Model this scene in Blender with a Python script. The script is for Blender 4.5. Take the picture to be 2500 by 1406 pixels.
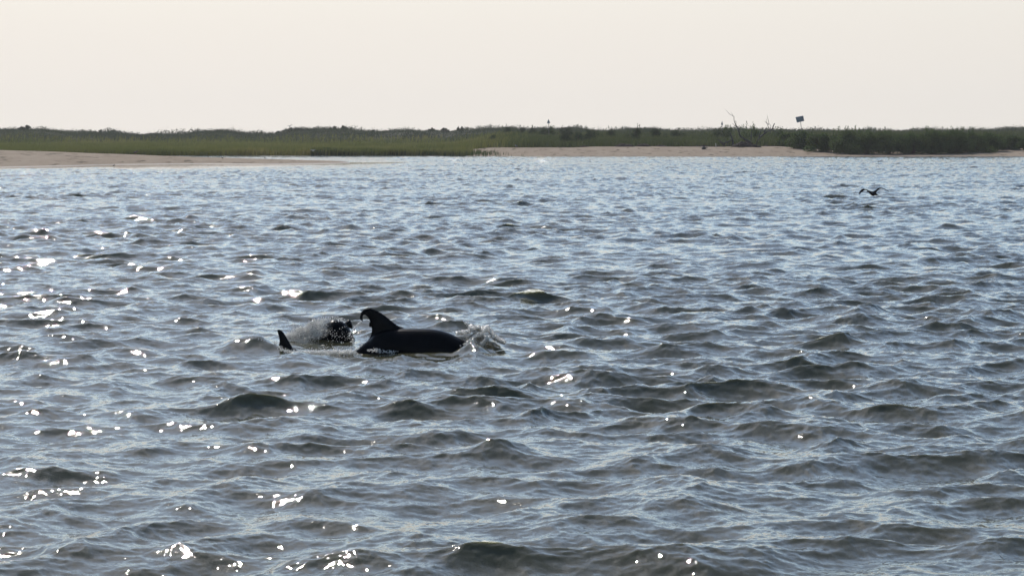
import bpy, math, random
import numpy as np
from mathutils import Vector, Matrix, Euler, noise as mnoise

for o in list(bpy.data.objects): bpy.data.objects.remove(o)
C = bpy.context.scene.collection
S = bpy.context.scene
R = math.radians
random.seed(11)
rng = np.random.default_rng(11)

# ---------------------------------------------------------------- camera
FPX, CAMH, HORIZON = 6500.0, 2.6, 340.0          # focal length in photograph pixels, eye height, horizon row
PITCH = math.atan((703 - HORIZON) / FPX)
cam_d = bpy.data.cameras.new('camera')
cam_d.sensor_width = 36.0
cam_d.lens = FPX / 2500 * 36
cam_d.clip_start = 0.5
cam_d.clip_end = 20000
cam = bpy.data.objects.new('camera', cam_d)
C.objects.link(cam)
cam.location = (0, 0, CAMH)
cam.rotation_euler = (R(90) - PITCH, 0, 0)
S.camera = cam

# ---------------------------------------------------------------- sky and sun
SUN_AZ, SUN_EL = R(-15), R(37)                  # azimuth from +Y towards +X, elevation
w = bpy.data.worlds.new('World'); S.world = w; w.use_nodes = True
wn = w.node_tree; bg = wn.nodes['Background']
sky = wn.nodes.new('ShaderNodeTexSky'); sky.sky_type = 'NISHITA'; sky.sun_disc = False
sky.sun_elevation = SUN_EL; sky.sun_rotation = SUN_AZ
sky.altitude = 0; sky.air_density = 1.0; sky.dust_density = 0.35; sky.ozone_density = 1.5
SKY_K = 0.122
def wnode(t, **k):
    n = wn.nodes.new(t)
    for a, v in k.items(): setattr(n, a, v)
    return n
# milky summer air: the clear sky fades into a cream haze layer towards the horizon, brighter round the sun
wtc = wnode('ShaderNodeTexCoord'); wsep = wnode('ShaderNodeSeparateXYZ'); wn.links.new(wtc.outputs['Generated'], wsep.inputs[0])
wab = wnode('ShaderNodeMath', operation='MAXIMUM'); wn.links.new(wsep.outputs[2], wab.inputs[0]); wab.inputs[1].default_value = 0
wsq = wnode('ShaderNodeMath', operation='POWER'); wn.links.new(wab.outputs[0], wsq.inputs[0]); wsq.inputs[1].default_value = 5.0
wsc = wnode('ShaderNodeMath', operation='MULTIPLY'); wn.links.new(wsq.outputs[0], wsc.inputs[0]); wsc.inputs[1].default_value = -1 / .09 ** 5.0
wti = wnode('ShaderNodeMixRGB', blend_type='MULTIPLY'); wti.inputs[0].default_value = 1; wn.links.new(sky.outputs[0], wti.inputs[1]); wti.inputs[2].default_value = (1.0, 1.0, 1.0, 1)
wex = wnode('ShaderNodeMath', operation='EXPONENT'); wn.links.new(wsc.outputs[0], wex.inputs[0])
wdt = wnode('ShaderNodeVectorMath', operation='DOT_PRODUCT'); wn.links.new(wtc.outputs['Generated'], wdt.inputs[0])
wdt.inputs[1].default_value = (math.sin(SUN_AZ), math.cos(SUN_AZ), 0)
wmr = wnode('ShaderNodeMapRange'); wn.links.new(wdt.outputs['Value'], wmr.inputs[0])
wmr.inputs[1].default_value = .70; wmr.inputs[2].default_value = 1.0; wmr.inputs[3].default_value = 0; wmr.inputs[4].default_value = 1
whz = wnode('ShaderNodeMixRGB'); wn.links.new(wmr.outputs[0], whz.inputs[0])
whz.inputs[1].default_value = (.765 / SKY_K, .74 / SKY_K, .690 / SKY_K, 1); whz.inputs[2].default_value = (.905 / SKY_K, .85 / SKY_K, .782 / SKY_K, 1)
wmx = wnode('ShaderNodeMixRGB'); wn.links.new(wex.outputs[0], wmx.inputs[0]); wn.links.new(wti.outputs[0], wmx.inputs[1]); wn.links.new(whz.outputs[0], wmx.inputs[2])
wn.links.new(wmx.outputs[0], bg.inputs[0]); bg.inputs[1].default_value = SKY_K
sl = bpy.data.lights.new('sun', 'SUN'); sl.energy = 2.9; sl.angle = R(0.5); sl.color = (1.0, 0.93, 0.84)
sun = bpy.data.objects.new('sun', sl); C.objects.link(sun)
sd = Vector((math.sin(SUN_AZ) * math.cos(SUN_EL), math.cos(SUN_AZ) * math.cos(SUN_EL), math.sin(SUN_EL)))
sun.rotation_euler = sd.to_track_quat('Z', 'Y').to_euler()
S.view_settings.view_transform = 'Standard'; S.view_settings.look = 'None'
S.view_settings.exposure = 0.0; S.view_settings.gamma = 1
S.cycles.max_bounces = 6; S.cycles.diffuse_bounces = 2; S.cycles.glossy_bounces = 3
S.cycles.transparent_max_bounces = 8; S.cycles.volume_bounces = 0
S.cycles.caustics_reflective = False; S.cycles.caustics_refractive = False
S.cycles.sample_clamp_indirect = 6
S.cycles.use_denoising = True; S.cycles.denoiser = 'OPENIMAGEDENOISE'; S.cycles.denoising_input_passes = 'RGB_ALBEDO_NORMAL'; S.cycles.denoising_prefilter = 'ACCURATE'

# ---------------------------------------------------------------- helpers
CP, SP = math.cos(PITCH), math.sin(PITCH)
def P(px, py, Y):
    """world point on the ray of a photograph pixel at distance Y (used to measure the scene)"""
    a, b = (px - 1250) / FPX, -(py - 703) / FPX
    d = (a, CP + b * SP, -SP + b * CP)
    t = Y / d[1]
    return Vector((d[0] * t, Y, CAMH + d[2] * t))
def YW(py, z=0.0):
    """distance at which a level z is seen on row py"""
    b = -(py - 703) / FPX
    return (z - CAMH) / (-SP + b * CP) * (CP + b * SP)
def pxu(px): return (px - 1250) / FPX
def sstep(a, b, x):
    t = np.clip((x - a) / (b - a), 0, 1); return t * t * (3 - 2 * t)

def node_mat(name, base=(.5, .5, .5), rough=.8, spec=.3):
    m = bpy.data.materials.new(name); m.use_nodes = True
    b = m.node_tree.nodes['Principled BSDF']
    b.inputs['Base Color'].default_value = (*base, 1)
    b.inputs['Roughness'].default_value = rough
    b.inputs['Specular IOR Level'].default_value = spec
    return m, m.node_tree, b
def noise_mix(nt, b, stops, scale, detail=4, vec=None, stretch=(1, 1, 1), rough=.6):
    tc = nt.nodes.new('ShaderNodeNewGeometry'); mp = nt.nodes.new('ShaderNodeMapping')
    mp.inputs['Scale'].default_value = stretch
    nz = nt.nodes.new('ShaderNodeTexNoise'); nz.inputs['Scale'].default_value = scale
    nz.inputs['Detail'].default_value = detail; nz.inputs['Roughness'].default_value = rough
    cr = nt.nodes.new('ShaderNodeValToRGB')
    while len(cr.color_ramp.elements) < len(stops): cr.color_ramp.elements.new(.5)
    for e, (p, c) in zip(cr.color_ramp.elements, stops): e.position = p; e.color = (*c, 1)
    nt.links.new(tc.outputs['Position'], mp.inputs['Vector']); nt.links.new(mp.outputs[0], nz.inputs['Vector'])
    nt.links.new(nz.outputs['Fac'], cr.inputs[0])
    if b: nt.links.new(cr.outputs[0], b.inputs['Base Color'])
    return cr, nz
def leaf_mat(name, stops, scale, trans=.45, rough=.7):
    m, nt, b = node_mat(name, rough=rough, spec=.15)
    cr, nz = noise_mix(nt, b, stops, scale)
    tr = nt.nodes.new('ShaderNodeBsdfTranslucent'); mx = nt.nodes.new('ShaderNodeMixShader'); mx.inputs[0].default_value = trans
    nt.links.new(cr.outputs[0], tr.inputs[0]); nt.links.new(b.outputs[0], mx.inputs[1]); nt.links.new(tr.outputs[0], mx.inputs[2])
    nt.links.new(mx.outputs[0], nt.nodes['Material Output'].inputs[0])
    return m

def mesh_np(name, co, faces, mat=None, parent=None, smooth=False, link=True):
    """faces: int array (n, k)"""
    co = np.asarray(co, dtype=np.float32); faces = np.asarray(faces, dtype=np.int32)
    me = bpy.data.meshes.new(name)
    n, k = faces.shape
    me.vertices.add(len(co)); me.vertices.foreach_set('co', co.ravel())
    me.loops.add(n * k); me.loops.foreach_set('vertex_index', faces.ravel())
    me.polygons.add(n); me.polygons.foreach_set('loop_start', np.arange(0, n * k, k, dtype=np.int32))
    try: me.polygons.foreach_set('loop_total', np.full(n, k, dtype=np.int32))
    except Exception: pass
    me.polygons.foreach_set('use_smooth', np.full(n, smooth))
    me.update(calc_edges=True); me.validate()
    if mat: me.materials.append(mat)
    o = bpy.data.objects.new(name, me)
    if link: C.objects.link(o)
    if parent: o.parent = parent
    return o
def tag(o, label=None, cat=None, group=None, kind=None):
    if label: o['label'] = label
    if cat: o['category'] = cat
    if group: o['group'] = group
    if kind: o['kind'] = kind
    return o
def empty(name, loc=(0, 0, 0), rz=0):
    o = bpy.data.objects.new(name, None); C.objects.link(o); o.location = loc; o.rotation_euler = (0, 0, rz); return o

class MB:
    """collects shapes into one mesh"""
    def __init__(s): s.v = []; s.f = []
    def add(s, vs, fs):
        n = len(s.v); s.v += [tuple(v) for v in vs]; s.f += [tuple(i + n for i in f) for f in fs]
    def box(s, c, h, rot=None):
        vs = [Vector((x * h[0], y * h[1], z * h[2])) for x in (-1, 1) for y in (-1, 1) for z in (-1, 1)]
        if rot: vs = [rot @ v for v in vs]
        s.add([Vector(c) + v for v in vs], [(0, 1, 3, 2), (4, 6, 7, 5), (0, 4, 5, 1), (2, 3, 7, 6), (0, 2, 6, 4), (1, 5, 7, 3)])
    def tube(s, pts, rad, n=7, cap=True, squash=None):
        pts = [Vector(p) for p in pts]
        if not hasattr(rad, '__len__'): rad = [rad] * len(pts)
        base = len(s.v); rings = []
        up = Vector((0, 1, 0))
        for i, p in enumerate(pts):
            t = (pts[min(i + 1, len(pts) - 1)] - pts[max(i - 1, 0)]).normalized()
            a = t.cross(up)
            if a.length < 1e-3: a = t.cross(Vector((1, 0, 0)))
            a.normalize(); b = a.cross(t).normalized()
            ring = []
            for k in range(n):
                q = 2 * math.pi * k / n
                ring.append(p + (a * math.cos(q) + b * math.sin(q) * (squash or 1)) * rad[i])
            rings.append(ring)
        vs = [v for r in rings for v in r]; fs = []
        for i in range(len(rings) - 1):
            for k in range(n):
                k2 = (k + 1) % n
                fs.append((i * n + k, i * n + k2, (i + 1) * n + k2, (i + 1) * n + k))
        if cap: fs += [tuple(range(n))[::-1], tuple((len(rings) - 1) * n + k for k in range(n))]
        s.add(vs, fs)
    def build(s, name, mat=None, parent=None, smooth=True):
        me = bpy.data.meshes.new(name); me.from_pydata(s.v, [], s.f)
        me.polygons.foreach_set('use_smooth', [smooth] * len(me.polygons))
        if mat: me.materials.append(mat)
        me.update()
        o = bpy.data.objects.new(name, me); C.objects.link(o)
        if parent: o.parent = parent
        return o
def spline(pts, n=6):
    """Catmull-Rom through points (tuples of any length)"""
    pts = [np.array(p, float) for p in pts]; out = []
    q = [2 * pts[0] - pts[1]] + pts + [2 * pts[-1] - pts[-2]]
    for i in range(1, len(q) - 2):
        for k in range(n):
            t = k / n; a, b, c, d = q[i - 1], q[i], q[i + 1], q[i + 2]
            out.append(.5 * (2 * b + (c - a) * t + (2 * a - 5 * b + 4 * c - d) * t * t + (3 * b - a - 3 * c + d) * t ** 3))
    out.append(pts[-1]); return out

# ---------------------------------------------------------------- terrain shape
BARF = ([-900, 0, 160, 280, 500, 640, 870, 915], [225, 245, 258, 272, 281, 276, 287, 292])    # front waterline of the sandbar
BARC = ([-900, 0, 100, 250, 330, 400, 500, 650, 800, 850, 900], [1.6, 1.36, 1.24, .98, .86, .74, .54, .36, .15, .03, -.3])
DUNE = ([-900, -300, 0, 40, 70, 110, 150, 190, 225, 245, 275, 300, 340, 380, 400, 450, 480, 500, 540, 600, 640, 680, 720, 760, 800, 850, 880, 920,
         960, 1000, 1030, 1060, 1090, 1120, 1160, 1200, 1240, 1270, 1300, 1330, 1360, 1400, 1440, 1500, 1530, 1560, 1600, 1650, 1700, 1800, 1950,
         2050, 2100, 2150, 2250, 2300, 2350, 2450, 2500, 2900, 3400],
        [317, 320, 318, 316, 314, 317, 320, 323, 321, 325, 321, 327, 328, 325, 327, 327, 321, 319, 320, 327, 328, 327, 316, 317, 314, 314, 318, 321,
         320, 317, 320, 317, 321, 316, 315, 312, 313, 316, 320, 314, 314, 313, 318, 320, 316, 315, 316, 320, 320, 316, 320,
         319, 318, 321, 319, 317, 320, 319, 318, 316, 320])
def vnoise(x, y, seed=0):
    """smooth value noise on arrays"""
    xi, yi = np.floor(x).astype(np.int64), np.floor(y).astype(np.int64)
    fx, fy = x - xi, y - yi
    fx = fx * fx * (3 - 2 * fx); fy = fy * fy * (3 - 2 * fy)
    def hsh(a, b):
        h = (a * 374761393 + b * 668265263 + seed * 974634777) & 0xffffffff
        h = ((h ^ (h >> 13)) * 1274126177) & 0xffffffff
        return ((h ^ (h >> 16)) & 0xffff) / 65535.0
    return (hsh(xi, yi) * (1 - fx) * (1 - fy) + hsh(xi + 1, yi) * fx * (1 - fy) + hsh(xi, yi + 1) * (1 - fx) * fy + hsh(xi + 1, yi + 1) * fx * fy)
def fbm(x, y, oct=4, seed=0):
    s = 0; a = .5
    for i in range(oct): s = s + a * (vnoise(x * 2 ** i, y * 2 ** i, seed + i) - .5) * 2; a *= .5
    return s
def shore(px): return np.interp(px, [-900, 1050, 1200, 1260, 3400], [412, 411, 398, 393, 393])
def ground(x, Y):
    x = np.asarray(x, float); Y = np.asarray(Y, float)
    px = 1250 + x / Y * FPX
    z = np.full(x.shape, -1.2)
    # sandbar
    f = np.interp(px, *BARF); c = np.interp(px, *BARC); yc = np.interp(px, [-900, 600, 915], [300, 300, 298]); yb = yc + 18
    zf = -.9 + (c + .9) * np.where(Y < f, 0, 0)
    t = np.clip((Y - f) / (yc - f), -1.5, 1)
    up = np.where(t > 0, c * np.sin(np.clip(t, 0, 1) * math.pi / 2) ** .9, t * .5)
    tb = np.clip((Y - yc) / (yb - yc), 0, 2.5)
    dn = np.where(tb < 1, c * (1 - tb ** 2), -(tb - 1) * .8)
    bar = np.where(Y < yc, up, dn)
    bar = np.where(px > 915, -1.2, bar)
    z = np.maximum(z, bar)
    # mainland
    s = shore(px); d = Y - s
    right = sstep(1080, 1240, px)
    low = np.where(d > 0, .03 + .0045 * np.minimum(d, 190), d * .06)
    hi = np.where(d > 0, 1.5 * sstep(-8, 40, d) - 1.5 * sstep(-8, 40, 0.0) + .01 + .012 * np.clip(d - 40, 0, 120), d * .06)
    low = low + .45 * sstep(860, 1130, px) * np.exp(-((d - 38) / 20) ** 2)
    land = low * (1 - right) + hi * right
    dz = CAMH - (np.interp(px, *DUNE) - HORIZON) / FPX * 700 - .4
    land = land + (dz - land) * sstep(560, 700, Y) * (1 - .5 * sstep(720, 850, Y))
    land = land + np.where(d > 30, 1, np.clip(d / 30, 0, 1)) * .16 * fbm(x / 9, Y / 9, 3, 5)
    z = np.maximum(z, land)
    z = z + np.where(z > .02, .03, 0) * fbm(x / 3, Y / 6, 3, 8)
    return z
def gz(x, Y): return float(ground(np.array([x]), np.array([Y]))[0])

# terrain sheets: one for sand and marsh soil
def build_terrain():
    us = np.concatenate([np.linspace(-.9, -.26, 30, endpoint=False), np.linspace(-.26, .26, 900), np.linspace(.26, .9, 31)[1:]])
    ys = np.concatenate([np.linspace(200, 330, 330, endpoint=False), np.linspace(330, 480, 330, endpoint=False), np.linspace(480, 900, 160, endpoint=False),
                         np.linspace(900, 9000, 40)])
    U, Y = np.meshgrid(us, ys); X = U * Y
    Z = ground(X, Y)
    Z = np.where(Y > 900, Z + (0.0 - Z) * np.clip((Y - 900) / 400, 0, 1), Z)
    co = np.stack([X, Y, Z], -1).reshape(-1, 3)
    nr, nc = U.shape; i = np.arange(nr * nc).reshape(nr, nc)
    fc = np.stack([i[:-1, :-1], i[:-1, 1:], i[1:, 1:], i[1:, :-1]], -1).reshape(-1, 4)
    m, nt, b = node_mat('sand', rough=.95, spec=.1)
    cr, nz = noise_mix(nt, b, [(.3, (.30, .225, .155)), (.5, (.355, .27, .19)), (.7, (.41, .32, .23))], .35, 8, stretch=(1, .25, 1), rough=.7)
    # dark streaks of weed on the sand, wet foreshore, soil under the grass
    geo = nt.nodes.new('ShaderNodeNewGeometry'); sep = nt.nodes.new('ShaderNodeSeparateXYZ'); nt.links.new(geo.outputs['Position'], sep.inputs[0])
    mp = nt.nodes.new('ShaderNodeMapping'); mp.inputs['Scale'].default_value = (.35, .09, 1); nt.links.new(geo.outputs['Position'], mp.inputs[0])
    n2 = nt.nodes.new('ShaderNodeTexNoise'); n2.inputs['Scale'].default_value = 2.4; n2.inputs['Detail'].default_value = 5; nt.links.new(mp.outputs[0], n2.inputs['Vector'])
    st = nt.nodes.new('ShaderNodeMapRange'); st.inputs[1].default_value = .59; st.inputs[2].default_value = .66; nt.links.new(n2.outputs['Fac'], st.inputs[0])
    mx = nt.nodes.new('ShaderNodeMixRGB'); nt.links.new(st.outputs[0], mx.inputs[0]); nt.links.new(cr.outputs[0], mx.inputs[1]); mx.inputs[2].default_value = (.13, .10, .06, 1)
    wet = nt.nodes.new('ShaderNodeMapRange'); wet.inputs[1].default_value = .02; wet.inputs[2].default_value = .13; nt.links.new(sep.outputs[2], wet.inputs[0])
    mw = nt.nodes.new('ShaderNodeMixRGB'); nt.links.new(wet.outputs[0], mw.inputs[0]); mw.inputs[1].default_value = (.22, .165, .115, 1); nt.links.new(mx.outputs[0], mw.inputs[2])
    at = nt.nodes.new('ShaderNodeAttribute'); at.attribute_name = 'soil'
    ms = nt.nodes.new('ShaderNodeMixRGB'); nt.links.new(at.outputs['Fac'], ms.inputs[0]); nt.links.new(mw.outputs[0], ms.inputs[1]); ms.inputs[2].default_value = (.05, .05, .025, 1)
    nt.links.new(ms.outputs[0], b.inputs['Base Color'])
    wr = nt.nodes.new('ShaderNodeMapRange'); wr.inputs[1].default_value = .0; wr.inputs[2].default_value = .10; wr.inputs[3].default_value = .35; wr.inputs[4].default_value = .95
    nt.links.new(sep.outputs[2], wr.inputs[0]); nt.links.new(wr.outputs[0], b.inputs['Roughness'])
    bp = nt.nodes.new('ShaderNodeBump'); bp.inputs['Distance'].default_value = .15; bp.inputs['Strength'].default_value = .5
    nt.links.new(nz.outputs['Fac'], bp.inputs['Height']); nt.links.new(bp.outputs[0], b.inputs['Normal'])
    o = mesh_np('sandy_shore', co, fc, m, smooth=True)
    soil = veg_mask(co[:, 0], co[:, 1])
    a = o.data.attributes.new('soil', 'FLOAT', 'POINT'); a.data.foreach_set('value', soil.astype(np.float32))
    tag(o, kind='structure')
    # sea bed under everything
    o2 = mesh_np('sea_bed', [(-9000, -60, -1.6), (9000, -60, -1.6), (9000, 12000, -1.6), (-9000, 12000, -1.6)], [(0, 1, 2, 3)], m); tag(o2, kind='structure')
def vegline(px):
    """distance behind the shoreline where plants start"""
    return np.interp(px, [-900, 800, 850, 1130, 1200, 1260, 1400, 1600, 1700, 1850, 1900, 1960, 2040, 2200, 2380, 2440, 2500, 3400],
                     [0, 0, 0, 0, 24, 30, 33, 37, 40, 42, 38, 26, 18, 16, 18, 24, 28, 28])
def veg_mask(x, Y):
    px = 1250 + x / np.maximum(Y, 1) * FPX
    d = Y - shore(px)
    m = sstep(-1, 2, d - vegline(px) - 3 * fbm(x / 6, Y / 6, 2, 3))
    # the open strip of sand behind the fringe of grass
    strip = sstep(800, 930, px) * (1 - sstep(1230, 1260, px))
    gap = strip * np.exp(-((d - np.interp(px, [800, 1250], [24, 24])) / 9) ** 2) * 1.6
    return np.clip(m - gap, 0, 1) * (Y > 380)
build_terrain()

# ---------------------------------------------------------------- water
def fft_tile(L, N, lmin, lmax, amp, lp, wd, spread, seed):
    r = np.random.default_rng(seed)
    k1 = np.fft.fftfreq(N, L / N) * 2 * math.pi
    KX, KY = np.meshgrid(k1, k1); K = np.hypot(KX, KY); K[0, 0] = 1
    kp = 2 * math.pi / lp
    E = K ** -3.9 * (kp ** -.10) * np.exp(-1.25 * (kp / K) ** 2)
    th = np.arctan2(KY, KX) - wd
    D = np.abs(np.cos(th / 2)) ** (2 * spread) + .04
    E = E * D * (K > 2 * math.pi / lmax) * (K <= 2 * math.pi / lmin); E[0, 0] = 0
    H = np.sqrt(E) * (r.normal(size=E.shape) + 1j * r.normal(size=E.shape)) * amp
    f = lambda A: np.real(np.fft.ifft2(A)).astype(np.float32) * N * N * (2 * math.pi / L)
    return dict(L=L, N=N, h=f(H), dx=f(-1j * KX / K * H), dy=f(-1j * KY / K * H))
def samp(t, x, y, keys=('h', 'dx', 'dy'), rot=0.0):
    c, s = math.cos(rot), math.sin(rot)
    X = (c * x + s * y) / t['L'] * t['N']; Y = (-s * x + c * y) / t['L'] * t['N']
    N = t['N']; xi = np.floor(X).astype(np.int64); yi = np.floor(Y).astype(np.int64)
    fx = (X - xi).astype(np.float32); fy = (Y - yi).astype(np.float32)
    x0, y0, x1, y1 = xi % N, yi % N, (xi + 1) % N, (yi + 1) % N
    out = []
    for k in keys:
        A = t[k]; out.append((A[y0, x0] * (1 - fx) + A[y0, x1] * fx) * (1 - fy) + (A[y1, x0] * (1 - fx) + A[y1, x1] * fx) * fy)
    if rot:
        h, dx, dy = out; out = [h, c * dx - s * dy, s * dx + c * dy]
    return out
WD = R(-64)
AMP = 0.045
tA = fft_tile(61.7, 1024, .6, 14, AMP * 3.35, 1.95, WD, 3.0, 4)
tB = fft_tile(9.31, 1024, .045, .6, AMP * 1.2, 1.9, WD - R(23), 1.0, 5)
tC = fft_tile(143.0, 512, 3.0, 18, AMP * 1.3, 2.6, WD, 2.5, 6)
#print('RMS', tA['h'].std(), tB['h'].std(), tC['h'].std())
D0 = 32.5                                       # the dolphins' distance
def mound(x, Y, px, Yc, sx, sy, h, ang=0):
    xc = pxu(px) * Yc; dx, dy = x - xc, Y - Yc
    c, s = math.cos(ang), math.sin(ang); a, b = c * dx + s * dy, -s * dx + c * dy
    return h * np.exp(-(a / sx) ** 2 - (b / sy) ** 2)
def calm_of(x, Y):
    px = 1250 + x / Y * FPX
    f = np.interp(px, *BARF); wd = np.interp(px, [-900, 0, 250, 300, 450, 640, 870, 960, 1000], [12, 18, 30, 46, 48, 36, 24, 14, .5])
    t = (f + 3 - Y) / wd + .35 * fbm(x / 3.0, Y / 7.0, 3, 21)
    calm = 1 - sstep(.75, 1.05, t)
    calm = calm * (px < 1000) * (1 - sstep(300, 308, Y))
    return calm
def water_z(x, Y):
    a = samp(tA, x, Y); b = samp(tB, x, Y, rot=R(23)); c = samp(tC, x, Y)
    # open-water amplitude, smaller in the lee of bar and beach
    px = 1250 + x / Y * FPX
    lee = 1 - .45 * sstep(300, 312, Y) * sstep(0, 1, (980 - px) / 60)
    lee = lee * (1 - .35 * sstep(355, 392, Y)) * (1 - .5 * sstep(205, 240, Y) * (Y < 300) * (1 - sstep(820, 1000, px)))
    calm = calm_of(x, Y)
    k = lee * (1 - calm)
    grp = (.82 + .5 * fbm(x / 7.0, Y / 9.0, 2, 31)).astype(np.float32)
    k = k * np.clip(grp, .45, 1.4)
    sm = np.clip(1 - .72 * np.exp(-((x - pxu(930) * 33) / 1.7) ** 4 - ((Y - 33.2) / 1.5) ** 4), 0, 1)
    CH = -1.4
    h = (a[0] + c[0]) * k * sm + b[0] * k
    dx = (a[1] + c[1]) * k * sm * CH + b[1] * k * -1.15
    dy = (a[2] + c[2]) * k * sm * CH + b[2] * k * -1.15
    near = (Y > 28) & (Y < 40) & (np.abs(x) < 6)
    if near.any():
        xn, yn = x[near], Y[near]
        rough = fbm(xn * 7, yn * 5, 4, 44)
        m = mound(xn, yn, 1155, 33.0, .13, .30, .12) * (1 + .7 * rough) + mound(xn, yn, 1188, 33.0, .15, .28, .13) * (1 + .7 * rough)
        m += mound(xn, yn, 1060, 32.05, .5, .14, .03) + mound(xn, yn, 1152, 32.0, .155, .28, .17) * (1 + .35 * rough) + mound(xn, yn, 1225, 32.9, .2, .25, .06) + mound(xn, yn, 1120, 33.3, .22, .2, .12) * (1 + .4 * rough)
        m += mound(xn, yn, 600, 33.0, .42, .42, .13, .2)
        m += mound(xn, yn, 760, 34.9, .35, .25, .11, .1) * (1 + .4 * rough)
        m += mound(xn, yn, 1345, 31.2, .0001, .3, .0)
        h[near] += m.astype(h.dtype)
    return h, dx, dy, calm
def build_water():
    fine = .235
    us = np.concatenate([-np.geomspace(2.2, fine, 110, endpoint=False), np.linspace(-fine, fine, 1120), np.geomspace(fine, 2.2, 111)[1:]])
    ys = np.concatenate([np.geomspace(2.5, 13, 220, endpoint=False), np.geomspace(13, 60, 1150, endpoint=False), np.geomspace(60, 470, 900)])
    U, Y = np.meshgrid(us, ys); X = (U * Y)
    nr, nc = U.shape
    co = np.empty((nr, nc, 3), np.float32); cal = np.empty((nr, nc), np.float32)
    for a in range(0, nr, 200):
        x, y = X[a:a + 200], Y[a:a + 200]
        h, dx, dy, calm = water_z(x, y)
        co[a:a + 200, :, 0] = x + dx; co[a:a + 200, :, 1] = y + dy; co[a:a + 200, :, 2] = h; cal[a:a + 200] = calm
    i = np.arange(nr * nc, dtype=np.int32).reshape(nr, nc)
    fc = np.stack([i[:-1, :-1], i[:-1, 1:], i[1:, 1:], i[1:, :-1]], -1).reshape(-1, 4)
    m, nt, b = node_mat('sea_water', (.105, .098, .056), .03, .5)
    b.inputs['IOR'].default_value = 1.333
    b.inputs['Subsurface Weight'].default_value = 1.0; b.inputs['Subsurface Radius'].default_value = (.13, .13, .11); b.inputs['Subsurface Scale'].default_value = 1.0
    at = nt.nodes.new('ShaderNodeAttribute'); at.attribute_name = 'calm'
    geo = nt.nodes.new('ShaderNodeNewGeometry')
    def vm(op, a=None, bb=None, sc=None):
        n = nt.nodes.new('ShaderNodeVectorMath'); n.operation = op
        for idx, q in ((0, a), (1, bb)):
            if q is None: continue
            if isinstance(q, tuple): n.inputs[idx].default_value = q
            else: nt.links.new(q, n.inputs[idx])
        if sc is not None:
            if isinstance(sc, float): n.inputs['Scale'].default_value = sc
            else: nt.links.new(sc, n.inputs['Scale'])
        return n.outputs[0]
    acc = None
    for scl, st, amt in ((70, (1, 1, 1), .10), (17, (1, .8, 1), .07), (4, (1, .7, 1), .04)):
        mp = vm('MULTIPLY', geo.outputs['Position'], (scl * st[0], scl * st[1], scl * .3))
        n = nt.nodes.new('ShaderNodeTexNoise'); n.inputs['Scale'].default_value = 1; n.inputs['Detail'].default_value = 1.5
        nt.links.new(mp, n.inputs['Vector'])
        d = vm('SUBTRACT', n.outputs['Color'], (.5, .5, .5)); d = vm('MULTIPLY', d, (amt * 2, amt * 2, 0))
        acc = d if acc is None else vm('ADD', acc, d)
    inv = nt.nodes.new('ShaderNodeMath'); inv.operation = 'SUBTRACT'; inv.inputs[0].default_value = 1; nt.links.new(at.outputs['Fac'], inv.inputs[1])
    acc = vm('SCALE', acc, None, inv.outputs[0])
    nn = vm('NORMALIZE', vm('ADD', geo.outputs['Normal'], acc))
    nt.links.new(nn, b.inputs['Normal'])
    o = mesh_np('sea_water', co.reshape(-1, 3), fc, m, smooth=True)
    a = o.data.attributes.new('calm', 'FLOAT', 'POINT'); ruf = sstep(40, 330, Y); a.data.foreach_set('value', (cal * .8 - ruf * (1 - cal) * 9.0).astype(np.float32).ravel())
    tag(o, kind='structure')
build_water()

# ---------------------------------------------------------------- grass and scrub
M_MARSH = leaf_mat('marsh_grass', [(.3, (.085, .11, .03)), (.5, (.15, .16, .045)), (.72, (.23, .205, .07))], .06, .5)
M_SLOPE = leaf_mat('beach_grass', [(.3, (.05, .068, .024)), (.5, (.088, .108, .036)), (.7, (.135, .14, .055))], .12, .4)
M_FRINGE = leaf_mat('cord_grass', [(.3, (.035, .06, .018)), (.7, (.075, .10, .03))], .2, .45)
M_DUNE = leaf_mat('dune_scrub', [(.3, (.055, .070, .040)), (.55, (.082, .098, .054)), (.75, (.115, .13, .068))], .03, .3)
M_SHRUB = leaf_mat('shrub_leaf', [(.3, (.042, .07, .02)), (.5, (.08, .12, .035)), (.75, (.13, .165, .05))], .8, .4)
M_DARKSHRUB = leaf_mat('dark_shrub_leaf', [(.3, (.02, .035, .012)), (.6, (.04, .06, .02)), (.75, (.07, .085, .03))], .8, .3)
M_STEM = node_mat('stem', (.07, .055, .04), .9, .1)[0]

def blades(name, x, Y, hgt, wid, mat, lean=.25, parent=None, z=None):
    """tapered bent blades, one mesh; arrays of foot positions"""
    n = len(x); z = ground(x, Y) - .03 if z is None else z
    a = rng.uniform(0, 2 * math.pi, n); wx, wy = np.cos(a) * wid / 2, np.sin(a) * wid / 2
    lx = rng.normal(0, lean, n) * hgt + .12 * hgt; ly = rng.normal(0, lean, n) * hgt
    B = np.stack([x, Y, z], -1)
    p0 = B + np.stack([-wx, -wy, np.zeros(n)], -1); p1 = B + np.stack([wx, wy, np.zeros(n)], -1)
    m = B + np.stack([lx * .35, ly * .35, hgt * .6], -1)
    p2 = m + np.stack([wx * .7, wy * .7, np.zeros(n)], -1); p3 = m - np.stack([wx * .7, wy * .7, np.zeros(n)], -1)
    t = B + np.stack([lx, ly, hgt], -1); t2 = t + np.stack([wx * .15, wy * .15, -.01 * hgt], -1)
    co = np.concatenate([p0, p1, p2, p3, t, t2]); i = np.arange(n)
    fc = np.concatenate([np.stack([i, i + n, i + 2 * n, i + 3 * n], -1), np.stack([i + 3 * n, i + 2 * n, i + 5 * n, i + 4 * n], -1)])
    return mesh_np(name, co, fc, mat, parent)
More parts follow.
